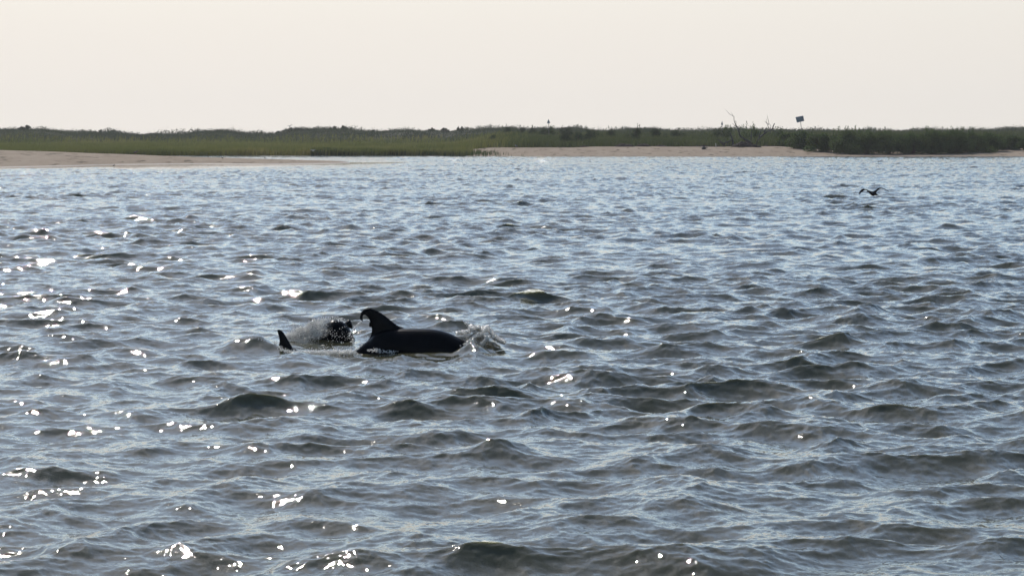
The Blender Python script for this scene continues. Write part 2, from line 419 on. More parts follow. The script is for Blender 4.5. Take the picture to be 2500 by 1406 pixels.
def leaf_cloud(centers, size, flat=.0):
    """small leaf quads round the given points (n,3)"""
    n = len(centers)
    a = rng.normal(size=(n, 3)); a /= np.linalg.norm(a, axis=1, keepdims=True)
    b = rng.normal(size=(n, 3)); b -= a * (a * b).sum(1, keepdims=True); b /= np.linalg.norm(b, axis=1, keepdims=True)
    s = (size * rng.uniform(.6, 1.3, n))[:, None]
    co = np.concatenate([centers - a * s, centers - b * s * .55, centers + a * s, centers + b * s * .55])
    i = np.arange(n)
    return co, np.stack([i, i + n, i + 2 * n, i + 3 * n], -1)

def scatter(n, px0, px1, d0, d1, pw=1.0):
    px = rng.uniform(px0, px1, n); d = d0 + (d1 - d0) * rng.uniform(0, 1, n) ** pw
    Y = shore(px) + d; x = pxu(px) * Y; return x, Y, px, d
# salt marsh meadow
x, Y, px, d = scatter(400000, -800, 3300, 0, 230, 1.5)
keep = (veg_mask(x, Y) > rng.uniform(.15, 1, len(x)))
x, Y, px, d = x[keep], Y[keep], px[keep], d[keep]
right = sstep(1150, 1300, px)
tuft = np.clip(.5 + .9 * fbm(x / 2.2, Y / 5, 3, 60), .15, 1.3)
hg = (1.05 + .35 * tuft) * (1 - right) + (.9 + .75 * tuft) * right
hg *= rng.uniform(.7, 1.15, len(x))
keep = d < 120 + 110 * rng.uniform(0, 1, len(d)) ** 1.5; x, Y, px, d, hg = x[keep], Y[keep], px[keep], d[keep], hg[keep]
rt = rng.uniform(0, 1, len(x)) < sstep(1120, 1330, px)
mg = blades('marsh_grass', x[~rt], Y[~rt], hg[~rt], (.09 + .0006 * d)[~rt], M_MARSH, .16); tag(mg, kind='stuff')
mg = blades('beach_grass', x[rt], Y[rt], hg[rt], (.09 + .0006 * d)[rt], M_SLOPE, .2); tag(mg, kind='stuff')
# green fringe standing in the shallow water
x, Y, px, d = scatter(26000, 760, 1290, 0, 14)
k = rng.uniform(0, 1, len(x)) < (.25 + .75 * (fbm(x / 3, Y / 5, 3, 71) > -.12)) * np.interp(px, [760, 1030, 1110, 1170, 1215, 1290], [1, .9, .45, .12, .02, .0])
x, Y, px = x[k], Y[k], px[k]
fr = blades('cord_grass', x, Y, np.interp(px, [760, 1000, 1290], [1.2, .95, .6]) * rng.uniform(.6, 1.15, len(x)), .08, M_FRINGE, .1)
tag(fr, kind='stuff')
# dune scrub: clumps of grass and low leaves over the far dunes and the rise behind the beach
x, Y, px, d = scatter(230000, -800, 3300, 130, 400, 1.0)
cl = fbm(x / 7, Y / 16, 4, 80)
hg = np.clip(.42 + .8 * cl, .25, .9) * rng.uniform(.6, 1.1, len(x))
dg = blades('dune_grass', x, Y, hg, .16, M_DUNE, .25); tag(dg, kind='stuff')
n = 205000
x, Y, px, d = scatter(n, -800, 3300, 60, 390, .8)
den = fbm(x / 6, Y / 14, 4, 90) + .25 * sstep(1240, 1400, px) * (d < 140)
k = (den > .08) & ((d > 190) | (px > 1260)); x, Y, den, d = x[k], Y[k], den[k], d[k]
h = np.clip(.2 + 2.2 * (den - .08), .15, 1.5) * rng.uniform(0, 1, len(x))
c = np.stack([x, Y, ground(x, Y) + h + .12], -1)
c = np.repeat(c, 3, 0) + rng.normal(0, .22, (len(c) * 3, 3))
co, fc = leaf_cloud(c, .17); ds = mesh_np('scrub_cover', co, fc, M_DUNE); tag(ds, kind='stuff')

# ---------------------------------------------------------------- single shrubs
def shrub(px, Y, hh, ww, label, mat=None, n=2600, lobes=9, name='shrub', group='shrubs on the shore', top=None, depth=None, leaf=.11, z=None, spikes=0, cat='shrub'):
    x0 = pxu(px) * Y; z0 = gz(x0, Y) if z is None else z
    if top is not None: hh = P(px, top, Y).z - z0
    root = empty(name, (x0, Y, z0)); dp = depth or ww
    cs = []; stems = MB()
    lob = []
    for i in range(lobes):
        a = rng.uniform(0, 2 * math.pi); r = rng.uniform(0, .75) ** .6
        hz = rng.uniform(.35, .86) * (1 - .25 * r)
        lob.append((math.cos(a) * r * ww / 2, math.sin(a) * r * dp / 2, hh * hz, rng.uniform(.16, .3) * min(hh, ww) * 1.1))
    lob.append((0, 0, hh * .78, hh * .22)); lob.append((0, 0, hh * .45, min(hh, ww) * .36))
    if lobes <= 12:
        for i in range(4):
            lob.append((rng.uniform(-.7, .7) * ww, rng.uniform(-.3, .3) * dp, hh * rng.uniform(.1, .5), hh * .25))
    if lobes > 12:
        for i in range(10):
            lob.append((rng.uniform(-.55, .55) * ww, rng.uniform(-.55, .1) * dp, hh * rng.uniform(.08, .42), hh * .27))
    for (lx, ly, lz, lr) in lob:
        m = n // len(lob); v = rng.normal(size=(m, 3)); v /= np.linalg.norm(v, axis=1, keepdims=True)
        v *= (rng.uniform(.35, 1, m) ** .5)[:, None] * lr * (1 + .35 * rng.normal(size=(m, 1)) * .6)
        v[:, 2] *= .85; v += (lx, ly, lz); cs.append(v)
        stems.tube([(lx * .08, ly * .08, -.1), (lx * .5, ly * .5, lz * .5), (lx, ly, lz)], [.05, .035, .015], 5)
    for i in range(spikes):
        a = rng.uniform(-.5, .5); t = np.linspace(0, 1, 30); sx = a * ww * .8; top_z = hh * rng.uniform(1.02, 1.16)
        v = np.stack([sx + rng.normal(0, .05, 30), rng.normal(0, .2, 30), hh * .7 + (top_z - hh * .7) * t], -1); cs.append(v)
    v = np.concatenate(cs); v = v[v[:, 2] > .02]
    co, fc = leaf_cloud(v, leaf); mesh_np('crown', co, fc, mat or M_SHRUB, root)
    stems.build('stem', M_STEM, root)
    tag(root, label, cat, group); return root

# the dark thicket at the right: neighbouring bushes each of their own size
for px, Y, top, ww, lab, sp in [
    (1925, 436, 324, 3.6, 'low green bush at the left foot of the dark thicket, nearest the bare dead limbs', 0),
    (1958, 424, 321, 4.4, 'round green bush directly beneath the tilted square sign', 0),
    (2012, 413, 321, 5.0, 'dense bush just right of the tilted sign, its foot reaching far down the sand', 2),
    (2066, 408, 316, 5.6, 'tall bush crowned with a tuft of upright dark spikes', 9),
    (2118, 407, 318, 5.0, 'mid green bush just right of the spiky-topped bush', 1),
    (2168, 407, 319, 5.2, 'bush with one small pointed green shoot on its right shoulder', 2),
    (2222, 408, 320, 5.2, 'flat-topped dark bush in the middle of the right thicket', 0),
    (2276, 408, 316, 5.4, 'broad bush with grassy top left of the tall spiky shoots', 3),
    (2322, 409, 317, 4.6, 'thicket bush with several tall leafy shoots standing above it', 12),
    (2372, 411, 320, 4.8, 'bush right of the tall shoots where the thicket starts to fall away', 3),
    (2418, 415, 324, 4.6, 'lower bush near the right end of the thicket above its shadow on the sand', 0),
    (2466, 420, 330, 4.6, 'small low bush at the right end of the thicket beside the sunlit sand', 0),
    (2530, 424, 328, 5.0, 'bush beyond the right edge of the beach', 0)]:
    r = shrub(px, Y - 3.5, 0, ww, lab, M_SHRUB, 9500, 16, group='bushes of the dark thicket at the right', top=top, depth=5.5, spikes=sp, leaf=.12)
for px, Y, top, ww, lab, mt, sp in [
    (1775, 478, 301, 1.7, 'small round-headed tree right of the far triangular marker', M_SHRUB, 0),
    (1815, 458, 303, 3.4, 'leafy bush behind the tall curved dead branch', M_SHRUB, 2),
    (1838, 462, 304, 2.6, 'narrow leafy bush between the two bare dead limbs', M_SHRUB, 2),
    (1899, 470, 308, 2.3, 'small bush on the skyline right of the forked dead limb', M_SHRUB, 0),
    (1553, 452, 309, 1.8, 'dark upright shrub alone above the middle of the right beach', M_DARKSHRUB, 2),
    (1600, 470, 311, 2.6, 'low skyline bush right of the dark upright shrub', M_DARKSHRUB, 0),
    (1348, 520, 304, 1.1, 'tiny round bush touching the right side of the near triangular marker', M_SHRUB, 0),
    (1326, 520, 311, 2.6, 'low dark bush at the left foot of the near triangular marker', M_DARKSHRUB, 0),
    (1375, 500, 307, 2.2, 'square-topped bush on the skyline right of the near triangular marker', M_DARKSHRUB, 0),
    (1389, 500, 308, 1.2, 'small bushy sprig right of the square-topped bush', M_DARKSHRUB, 1),
    (1302, 540, 310, 1.4, 'thin pointed shrub standing in a dip left of the near marker', M_DARKSHRUB, 3),
    (1275, 560, 309, 1.3, 'small shrub with two stalks on the skyline above the gull on the sand', M_DARKSHRUB, 2),
    (1240, 580, 307, 1.3, 'dark pointed shrub on the crest above the start of the right beach', M_DARKSHRUB, 1),
    (1381, 440, 318, 2.2, 'dark clump in the green slope below the square-topped bush', M_DARKSHRUB, 0),
    (1412, 442, 320, 2.4, 'dark low clump in the slope, second of the row below the skyline', M_DARKSHRUB, 0),
    (1438, 446, 321, 1.6, 'small dark clump right of the two dark clumps in the slope', M_DARKSHRUB, 0),
    (1205, 470, 328, 1.5, 'dark clump above the grassy tip of the right beach', M_DARKSHRUB, 0),
    (1443, 480, 312, 2.6, 'rounded bush on the skyline between the near marker and the dark upright shrub', M_DARKSHRUB, 0),
    (1495, 480, 313, 2.0, 'small rounded bush on the skyline left of the dark upright shrub', M_DARKSHRUB, 1),
    (1648, 478, 315, 2.4, 'low bush on the skyline midway to the dead tree', M_DARKSHRUB, 0),
    (1757, 470, 312, 2.4, 'low bush at the foot of the far triangular marker', M_DARKSHRUB, 0)]:
    shrub(px, Y, 0, ww, lab, mt, 1500, 7, group='shrubs behind the right beach', top=top, spikes=sp, leaf=.10)
for px, top, ww, lab in [
    (67, 306, 1.1, 'tall pointed bush, the tallest on the far left dune crest'),
    (54, 309, 1.0, 'small pointed bush just left of the tallest one on the far left dune'),
    (16, 313, 2.2, 'low bush at the left edge of the far dune crest'),
    (249, 316, 0.7, 'single thin bush between the two smooth dune humps at the left'),
    (682, 320, 1.1, 'small dark bush alone in the dip left of the flying gull'),
    (712, 311, 2.2, 'bush at the left end of the high central dune crest'),
    (729, 312, 1.6, 'leaning bush second from the left on the central dune crest'),
    (751, 314, 1.0, 'small bush third from the left on the central dune crest'),
    (763, 314, 1.2, 'double-topped bush right of the small crest bushes'),
    (838, 306, 1.2, 'dark square bush at the highest point of the central dune'),
    (817, 308, 1.4, 'pointed bush just left of the highest central dune bush'),
    (914, 317, 1.2, 'bush in the dip right of the central dune'),
    (1055, 312, 1.4, 'bush at the top of the dune left of the middle of the frame'),
    (1083, 312, 1.2, 'upright bush right of the one topping the middle dune'),
    (1128, 309, 2.0, 'scraggy bush on the crest left of the grassy beach tip'),
    (532, 316, 1.8, 'rugged bush on the right shoulder of the left dune'),
    (567, 319, 1.4, 'small bush trailing off the right end of the left dune')]:
    shrub(px, 690, 0, ww * 1.6, lab, M_DUNE, 500, 5, group='bushes on the far dune crest', top=top, leaf=.16, depth=2)

# ---------------------------------------------------------------- wood, signs
M_DEAD, nt, b = node_mat('dead_wood', (.06, .055, .055), .9, .15); noise_mix(nt, b, [(.3, (.03, .028, .03)), (.7, (.10, .092, .088))], 4)
def limb(parent, name, Y, pts, rad, n=7, dep=0, root=None):
    mb = MB(); o = Vector(root)
    q = spline(pts, 4)
    Yf = lambda i: Y + dep * i / max(1, len(q) - 1)
    rr = np.interp(np.linspace(0, 1, len(q)), np.linspace(0, 1, len(rad)), rad)
    mb.tube([P(p[0], p[1], Yf(i)) - o for i, p in enumerate(q)], list(rr * .8), n)
    return mb.build(name, M_DEAD, parent)
def deadwood(name, px, py, Y, limbs, label, cat, group=None):
    p = P(px, py, Y); z = gz(p.x, Y); p.z = z
    root = empty(name, p)
    for (nm, pts, rad, dep) in limbs: limb(root, nm, Y, pts, rad, dep=dep, root=p)
    return tag(root, label, cat, group)
Yd = 433.0
deadwood('dead_tree', 1836, 352, Yd, [
    ('trunk', [(1836, 356), (1830, 346), (1815, 338), (1806, 330), (1803, 316), (1800, 311)], [.20, .16, .13, .11], 1.5),
    ('branch', [(1800, 311), (1794, 300), (1792, 293), (1792, 285)], [.09, .06, .055], .8),
    ('branch', [(1792, 285), (1788, 283), (1781, 279), (1776, 273), (1771, 268)], [.05, .035, .015], .5),
    ('branch', [(1790, 284), (1787, 278), (1785, 275)], [.035, .015], -.3),
    ('branch', [(1801, 312), (1796, 309), (1791, 304), (1788, 303)], [.05, .03], -.6),
    ('branch', [(1834, 345), (1834, 330), (1836, 318), (1832, 308)], [.11, .08, .03], 1),
    ('branch', [(1828, 345), (1820, 344), (1812, 336)], [.09, .05], -.5)],
    'bare dead tree whose thin main limb curves up left into the sky', 'dead tree')
deadwood('dead_tree', 1846, 350, Yd + 4, [
    ('trunk', [(1846, 352), (1853, 338), (1862, 330), (1875, 321), (1886, 315)], [.20, .17, .14, .12], 1.5),
    ('branch', [(1886, 315), (1888, 308), (1891, 302)], [.13, .10, .09], .5),
    ('branch', [(1854, 337), (1855, 328), (1858, 318)], [.13, .09, .04], -.5),
    ('branch', [(1866, 327), (1867, 319), (1871, 314), (1872, 310)], [.14, .10, .02], .5),
    ('branch', [(1880, 319), (1876, 311), (1872, 301), (1869, 299)], [.06, .05, .04], .5),
    ('branch', [(1876, 306), (1877, 300), (1874, 288), (1873, 281)], [.055, .04, .012], .4),
    ('branch', [(1871, 301), (1871, 294), (1872, 290)], [.03, .012], 0),
    ('branch', [(1876, 304), (1872, 300), (1866, 296)], [.04, .012], 0),
    ('branch', [(1878, 303), (1881, 306), (1883, 312)], [.03, .02], 0),
    ('branch', [(1884, 317), (1892, 322), (1900, 325)], [.08, .04], -.6),
    ('branch', [(1882, 318), (1879, 328), (1877, 332)], [.06, .03], -.6)],
    'bare forked dead limb leaning right beside the thicket', 'dead tree')
deadwood('driftwood_stump', 1770, 356, Yd - 5, [
    ('trunk', [(1789, 357), (1789, 345), (1786, 335), (1783, 324)], [.24, .20, .14, .06], .5),
    ('root', [(1787, 343), (1778, 346), (1766, 350), (1756, 343), (1751, 340)], [.12, .13, .16, .10, .06], -.8),
    ('root', [(1770, 355), (1762, 350), (1758, 344)], [.22, .22, .15], .4),
    ('root', [(1776, 356), (1778, 346), (1781, 345)], [.12, .10, .05], .3),
    ('root', [(1781, 357), (1782, 349)], [.08, .06], -.3),
    ('branch', [(1771, 350), (1771, 343), (1769, 338)], [.09, .05], .3)],
    'dark broken stump with tangled roots and one upright snag', 'stump')
deadwood('driftwood', 1721, 367, 415, [
    ('trunk', [(1716, 367), (1717, 363), (1719, 361), (1722, 362)], [.25, .32, .26, .15], .6),
    ('branch', [(1718, 363), (1723, 361), (1728, 361)], [.13, .05], .5),
    ('branch', [(1718, 364), (1724, 365), (1727, 366)], [.14, .06], -.6)],
    'dark lump of driftwood lying alone on the open sand', 'driftwood')
M_PALE = node_mat('pale_wood', (.5, .46, .40), .8, .2)[0]
p = P(1748, 360, 425); p.z = gz(p.x, 425)
mb = MB(); mb.tube([(0, 0, -.1), (-.02, 0, .4), (-.06, 0, .62)], [.09, .08, .06], 8); st = mb.build('stake', M_PALE); st.location = p
tag(st, 'short pale stake in the sand left of the tangled stump', 'stake')

M_SIGN, nt, b = node_mat('sign_back', (.16, .20, .23), .5, .4)
noise_mix(nt, b, [(.35, (.17, .215, .25)), (.7, (.25, .31, .34))], 3)
M_POST = node_mat('sign_post', (.16, .15, .14), .7, .3)[0]
def sign(name, base, top, Y, corners, label, cat, thick=.03, rad=.05):
    b0 = P(base[0], base[1], Y); z = gz(b0.x, Y); b0.z = z
    root = empty(name, b0)
    mb = MB(); mb.tube([Vector((0, 0, -.2)), P(top[0], top[1], Y) - b0], [rad, rad * .9], 8); mb.build('post', M_POST, root)
    c = [P(q[0], q[1], Y - .08) - b0 for q in corners]
    mb = MB(); n = len(c); f = [v + Vector((0, -thick, 0)) for v in c]
    mb.add(c + f, [tuple(range(n)), tuple(range(2 * n - 1, n - 1, -1))] + [(i, i + n, (i + 1) % n + n, (i + 1) % n) for i in range(n)])
    mb.build('board', M_SIGN, root, smooth=False)
    if n == 4:                                   # back braces and bolts
        mb = MB()
        for t in (.3, .7):
            a = c[0].lerp(c[3], t); e = c[1].lerp(c[2], t)
            mb.tube([a.lerp(e, .08) + Vector((0, -thick - .02, 0)), a.lerp(e, .92) + Vector((0, -thick - .02, 0))], .025, 6)
        mb.build('brace', M_POST, root)
    return tag(root, label, cat)
sign('square_sign', (1962, 335), (1954, 293), 425, [(1942, 286.5), (1961, 283), (1963.5, 296), (1945.5, 300)], 'blue-grey rectangular board on a leaning post above the thicket', 'sign')
sign('triangular_marker', (1340.5, 325), (1339.5, 296), 515, [(1335, 301.6), (1339.3, 291), (1343.5, 301.6)], 'near triangular marker board on a thin post, left of the middle of the right shore', 'marker', rad=.055)
sign('triangular_marker', (1763, 330), (1763, 300), 470, [(1760, 305.5), (1763, 295), (1765.3, 305.5)], 'far triangular marker board on a thin post beside the dead tree', 'marker')

# heaps of washed-up weed at the top of the beach
M_WRACK, nt, b = node_mat('wrack', (.035, .028, .022), .95, .1); noise_mix(nt, b, [(.3, (.018, .015, .014)), (.7, (.065, .045, .032))], 2.5)
def heap(px0, px1, Y, hh, dep, label, seed):
    r = np.random.default_rng(seed); x0, x1 = pxu(px0) * Y, pxu(px1) * Y
    nx, ny = 60, 16; U, V = np.meshgrid(np.linspace(0, 1, nx), np.linspace(-1, 1, ny))
    X = x0 + (x1 - x0) * U; YY = Y + dep * V
    prof = np.sin(np.clip(U, 0, 1) * math.pi) ** .5 * np.sqrt(np.clip(1 - V ** 2, 0, 1))
    Z = ground(X, YY) - .06 + hh * prof * (.75 + .8 * fbm(X * .9, YY * 1.4, 4, seed)) 
    i = np.arange(nx * ny).reshape(ny, nx)
    fc = np.stack([i[:-1, :-1], i[:-1, 1:], i[1:, 1:], i[1:, :-1]], -1).reshape(-1, 4)
    o = mesh_np('weed_heap', np.stack([X, YY, Z], -1).reshape(-1, 3), fc, M_WRACK, smooth=False)
    tag(o, label, 'weed heap', 'heaps of washed-up weed')
heap(1784, 1858, 427, .95, 1.8, 'long dark heap of washed-up weed with its shadow, below the dead tree', 1)
heap(1500, 1550, 429, .55, 1.3, 'reddish brown weed heap below the dark upright shrub', 2)
heap(1552, 1590, 431, .5, 1.2, 'low weed heap right of the reddish brown one', 3)
heap(1412, 1440, 428, .4, 1.2, 'flat weed heap nearest the grassy beach tip', 4)
heap(1595, 1632, 432, .3, 1.2, 'thin weed heap in the middle of the right beach', 5)
heap(1660, 1775, 433, .35, 1.0, 'long thin line of weed running left from the tangled stump', 6)
heap(1862, 1892, 434, .35, 1.0, 'short weed heap against the left foot of the thicket', 7)

# ---------------------------------------------------------------- dolphins
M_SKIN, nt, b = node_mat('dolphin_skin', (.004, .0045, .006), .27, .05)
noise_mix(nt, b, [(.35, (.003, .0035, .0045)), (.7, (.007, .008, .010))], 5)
def fin_rings(lead, trail, origin, Y, thick, n=22, tip=.006, lean=0.0):
    """closed surface between a leading and a trailing edge (photograph pixels, base to tip)"""
    L = spline(lead, 8); T = spline(trail, 8)
    def even(A, m):
        A = np.array(A); d = np.r_[0, np.cumsum(np.linalg.norm(np.diff(A, axis=0), axis=1))]
        t = np.linspace(0, d[-1], m); return np.stack([np.interp(t, d, A[:, i]) for i in range(2)], -1)
    L, T = even(L, n), even(T, n); vs = []; m = 14
    for i in range(n):
        a = P(L[i][0], L[i][1], Y) - origin; c = P(T[i][0], T[i][1], Y) - origin
        f = i / (n - 1); th = thick * (1 - f) ** .8 + tip + thick * 1.2 * max(0, 1 - f * 4) ** 2
        for k in range(m):
            q = 2 * math.pi * k / m; u = .5 - .5 * math.cos(q)
            prof = math.sin(q) * (1.25 - .5 * u)
            p = a.lerp(c, u); vs.append(p + Vector((0, th * prof + lean * f, 0)))
    fs = [(i * m + k, i * m + (k + 1) % m, (i + 1) * m + (k + 1) % m, (i + 1) * m + k) for i in range(n - 1) for k in range(m)]
    fs += [tuple(range(m))[::-1], tuple((n - 1) * m + k for k in range(m))]
    return vs, fs
def loft(rows, origin, Y, wr=1.0, m=28, dy=None):
    """rows: (px of section, py of the top, vertical radius m, lateral radius m)"""
    q = spline(rows, 6); vs = []
    for i, (px, py, rz, ry) in enumerate(q):
        top = P(px, py, Y) - origin; yo = dy(px) if dy else 0
        for k in range(m):
            a = 2 * math.pi * k / m
            vs.append(Vector((top.x, yo + ry * math.sin(a), top.z - rz + rz * math.cos(a))))
    n = len(q)
    fs = [(i * m + k, i * m + (k + 1) % m, (i + 1) * m + (k + 1) % m, (i + 1) * m + k) for i in range(n - 1) for k in range(m)]
    fs += [tuple(range(m))[::-1], tuple((n - 1) * m + k for k in range(m))]
    return vs, fs
def fused(name, pieces, voxel, loc, smooth=4):
    """melt the pieces into one continuous skin"""
    mb = MB()
    for v, f in pieces: mb.add(v, f)
    t = mb.build(name, M_SKIN)
    r = t.modifiers.new('r', 'REMESH'); r.mode = 'VOXEL'; r.voxel_size = voxel; r.use_smooth_shade = True
    c = t.modifiers.new('s', 'SMOOTH'); c.iterations = smooth; c.factor = .5
    dg = bpy.context.evaluated_depsgraph_get(); me = bpy.data.meshes.new_from_object(t.evaluated_get(dg))
    me.name = name; t.modifiers.clear(); old = t.data; t.data = me; bpy.data.meshes.remove(old)
    if not me.materials: me.materials.append(M_SKIN)
    me.polygons.foreach_set('use_smooth', [True] * len(me.polygons))
    t.location = loc; return t
# the large dolphin arching forward
O = P(1000, 860, D0)
body = loft([(610, 1075, .02, .02), (700, 985, .05, .04), (780, 922, .09, .06), (840, 880, .12, .08), (858, 863, .14, .10), (872, 853, .16, .11), (888, 839, .18, .13), (903, 827, .20, .15), (916, 814, .21, .17),
             (940, 805, .23, .20), (975, 802, .25, .235), (1020, 801.5, .27, .25), (1060, 803.5, .275, .25), (1092, 811, .265, .245), (1118, 823, .24, .225),
             (1140, 836, .20, .19), (1165, 856, .15, .15), (1190, 880, .10, .11), (1215, 905, .055, .06), (1262, 945, .03, .035)], O, D0)
fin = fin_rings([(1045, 826), (1008, 807), (988, 801.5), (974, 796.5), (957, 784), (938, 769), (920, 758), (905, 752.5), (893, 753.5), (884, 759), (879.5, 766), (879, 773)],
                [(885, 846), (897, 832), (905, 818), (907.5, 803), (905.5, 793), (902, 782), (898, 775), (893, 770), (889.5, 768), (886.5, 770), (885.5, 775)], O, D0, .05)
rag = []
for c, rr in (((881.5, 775), .026), ((883.5, 779), .019), ((884.5, 782.5), .011), ((879.8, 777.5), .011), ((903.5, 790), .019), ((903, 795), .016), ((905.3, 797), .009)):
    o = P(c[0], c[1], D0) - O; v = []; f = []
    for i in range(6):
        for k in range(8):
            a, e = 2 * math.pi * k / 8, math.pi * (i + .5) / 6 - math.pi / 2
            v.append(o + Vector((math.cos(a) * math.cos(e) * rr * .7, math.sin(a) * math.cos(e) * rr * .6, math.sin(e) * rr * 1.25)))
    f = [(i * 8 + k, i * 8 + (k + 1) % 8, (i + 1) * 8 + (k + 1) % 8, (i + 1) * 8 + k) for i in range(5) for k in range(8)] + [tuple(range(8))[::-1], tuple(40 + k for k in range(8))]
    rag.append((v, f))
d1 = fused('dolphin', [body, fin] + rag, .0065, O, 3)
tag(d1, 'large dark dolphin arching its back with a hooked dorsal fin with a ragged tip', 'dolphin')
# the small fin at the left
D2 = 32.75; O2 = P(705, 857, D2)
b2 = loft([(560, 960, .02, .02), (620, 905, .05, .04), (660, 872, .09, .07), (690, 856, .11, .09), (705, 849, .12, .11), (722, 852, .12, .11), (738, 862, .11, .10), (762, 884, .08, .08), (800, 925, .03, .03)], O2, D2, m=20)
f2 = fin_rings([(728, 862), (716, 850), (707, 836), (699, 822), (691, 810), (684, 804.5), (680, 803.5), (677.5, 805)],
               [(668, 872), (675, 856), (680.5, 843), (682, 832), (680.5, 822), (678, 813), (676.5, 808), (676.2, 806)], O2, D2, .024)
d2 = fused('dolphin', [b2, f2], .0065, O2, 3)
tag(d2, 'small dolphin of which only a pointed dorsal fin and a strip of back show', 'dolphin')
# the young one rolling in the spray
D3 = 34.4; O3 = P(800, 828, D3)
b3 = loft([(640, 900, .03, .03), (690, 866, .06, .06), (725, 842, .10, .11), (755, 820, .13, .15), (782, 798, .16, .17), (808, 782, .17, .18), (826, 781, .165, .17), (841, 788, .14, .15), (853, 803, .11, .12), (864, 822, .08, .09), (872, 845, .04, .05)], O3, D3, m=22)
h3 = loft([(834, 800, .05, .05), (842, 787, .055, .05), (849, 782.5, .055, .05), (855, 784.5, .05, .045), (859, 793, .035, .035), (859.5, 800, .02, .02)], O3, D3, m=16, dy=lambda p: .12)
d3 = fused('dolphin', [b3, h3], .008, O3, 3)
tag(d3, 'young dolphin rolling half hidden in white spray behind the two fins', 'dolphin')

# ---------------------------------------------------------------- spray and foam
M_FOAM, nt, b = node_mat('white_water', (.92, .91, .88), .22, .8)
tr = nt.nodes.new('ShaderNodeBsdfTranslucent'); tr.inputs[0].default_value = (.95, .94, .91, 1)
mx = nt.nodes.new('ShaderNodeMixShader'); mx.inputs[0].default_value = .6
nt.links.new(b.outputs[0], mx.inputs[1]); nt.links.new(tr.outputs[0], mx.inputs[2]); nt.links.new(mx.outputs[0], nt.nodes['Material Output'].inputs[0])
OCT = np.array([(1, 0, 0), (-1, 0, 0), (0, 1, 0), (0, -1, 0), (0, 0, 1), (0, 0, -1)], float)
OF = np.array([(0, 2, 4), (2, 1, 4), (1, 3, 4), (3, 0, 4), (2, 0, 5), (1, 2, 5), (3, 1, 5), (0, 3, 5)])
def drops(name, pts, rad, label, stretch=(1, 1, 1), parent=None):
    pts = np.array(pts); n = len(pts); rad = np.asarray(rad)
    st = np.array(stretch)
    co = pts[:, None, :] + OCT[None] * rad[:, None, None] * (st * rng.uniform(.6, 1.5, (n, 1, 3)))
    fc = (OF[None] + np.arange(n)[:, None, None] * 6).reshape(-1, 3)
    o = mesh_np(name, co.reshape(-1, 3), fc, M_FOAM, smooth=True); tag(o, label, kind='stuff'); return o
def along(pl, n, sx, sy, Y, sY=.12):
    """n points scattered round a polyline measured on the photograph"""
    q = np.array(spline(pl, 10)); t = rng.uniform(0, len(q) - 1.001, n); i = t.astype(int); f = (t - i)[:, None]
    c = q[i] * (1 - f) + q[i + 1] * f
    px = c[:, 0] + rng.normal(0, sx, n); py = c[:, 1] + rng.normal(0, sy, n); YY = Y + rng.normal(0, sY, n)
    return [tuple(P(a, bb, y)) for a, bb, y in zip(px, py, YY)]
pts = []; rad = []
def put(p, r0, r1):
    pts.extend(p); rad.extend(list(rng.uniform(0, 1, len(p)) ** 1.8 * (r1 - r0) * 1.5 + r0 * 1.35))
put(along([(1114, 814), (1135, 811), (1147, 806), (1149, 799), (1156, 804), (1168, 799), (1176, 805), (1189, 799), (1198, 808), (1205, 817), (1213, 826), (1222, 832), (1232, 835)], 2300, 1.8, 1.8, 32.75), .004, .013)
put(along([(1139, 828), (1150, 820), (1161, 813)], 130, .9, .9, 32.8, .03), .003, .008)
put(along([(1120, 846), (1140, 838), (1160, 822), (1178, 812), (1192, 800)], 300, 2.2, 2.2, 32.5), .004, .011)
put(along([(1126, 846), (1148, 842), (1164, 838)], 60, 4, 3, 32.5), .003, .009)
put(along([(1175, 840), (1180, 836), (1189, 829), (1188, 822)], 420, 1.8, 1.8, 32.35, .03), .004, .009)
put(along([(1132, 783), (1141, 791), (1148, 797)], 26, 2.5, 1.8, 32.9), .003, .006)
put(along([(1130, 815), (1160, 812), (1200, 815)], 90, 16, 8, 32.9), .002, .005)
drops('splash', pts, rad, 'white bow splash thrown up at the head of the large dolphin')
pts, rad = [], []
put(along([(716, 862), (760, 861), (800, 860), (838, 860), (866, 860)], 1200, 4, 2.2, 32.1), .003, .009)
put(along([(724, 862), (790, 858), (850, 856)], 320, 6, 4, 32.4), .002, .006)
put(along([(856, 864), (872, 852), (884, 840)], 90, .9, .9, 32.4, .02), .003, .006)
put(along([(905, 854), (925, 857), (965, 860)], 120, 9, 1.8, 32.2, .03), .003, .008)
put(along([(620, 832), (640, 834), (660, 838), (682, 836)], 150, 4, 2, 33.1), .003, .008)
put(along([(680, 848), (700, 858), (722, 862)], 160, 3, 3, 32.4), .003, .007)
put(along([(600, 826), (625, 830), (668, 842)], 50, 8, 5, 32.9), .002, .006)
drops('foam', pts, rad, 'foam and droplets along the waterline between the small fin and the large dolphin')
pts, rad = [], []
put(along([(884, 783), (872, 793), (862, 806), (855, 815)], 130, .7, .7, 33.2, .1), .002, .005)
put(along([(850, 815), (858, 826), (864, 840), (862, 858)], 90, 3, 4, 33.2), .002, .006)
put(along([(770, 850), (830, 840), (880, 815)], 130, 30, 15, 33.6, .4), .002, .0045)
put(along([(650, 780), (720, 800), (800, 812)], 130, 28, 14, 34, .4), .0015, .004)
drops('spray', pts, rad, 'fine droplets falling from the hooked fin over the young dolphin', (1, 1, 1.3))
pts, rad = [], []
put(along([(697, 830), (716, 816), (742, 806), (768, 794), (788, 785)], 2600, 7, 5, 34.15, .12), .002, .0055)
put(along([(712, 828), (745, 820), (765, 812), (776, 806)], 6500, 9, 8, 34.15, .1), .0015, .004)
put(along([(700, 824), (706, 820)], 70, 2, 2, 34.1, .05), .004, .010)
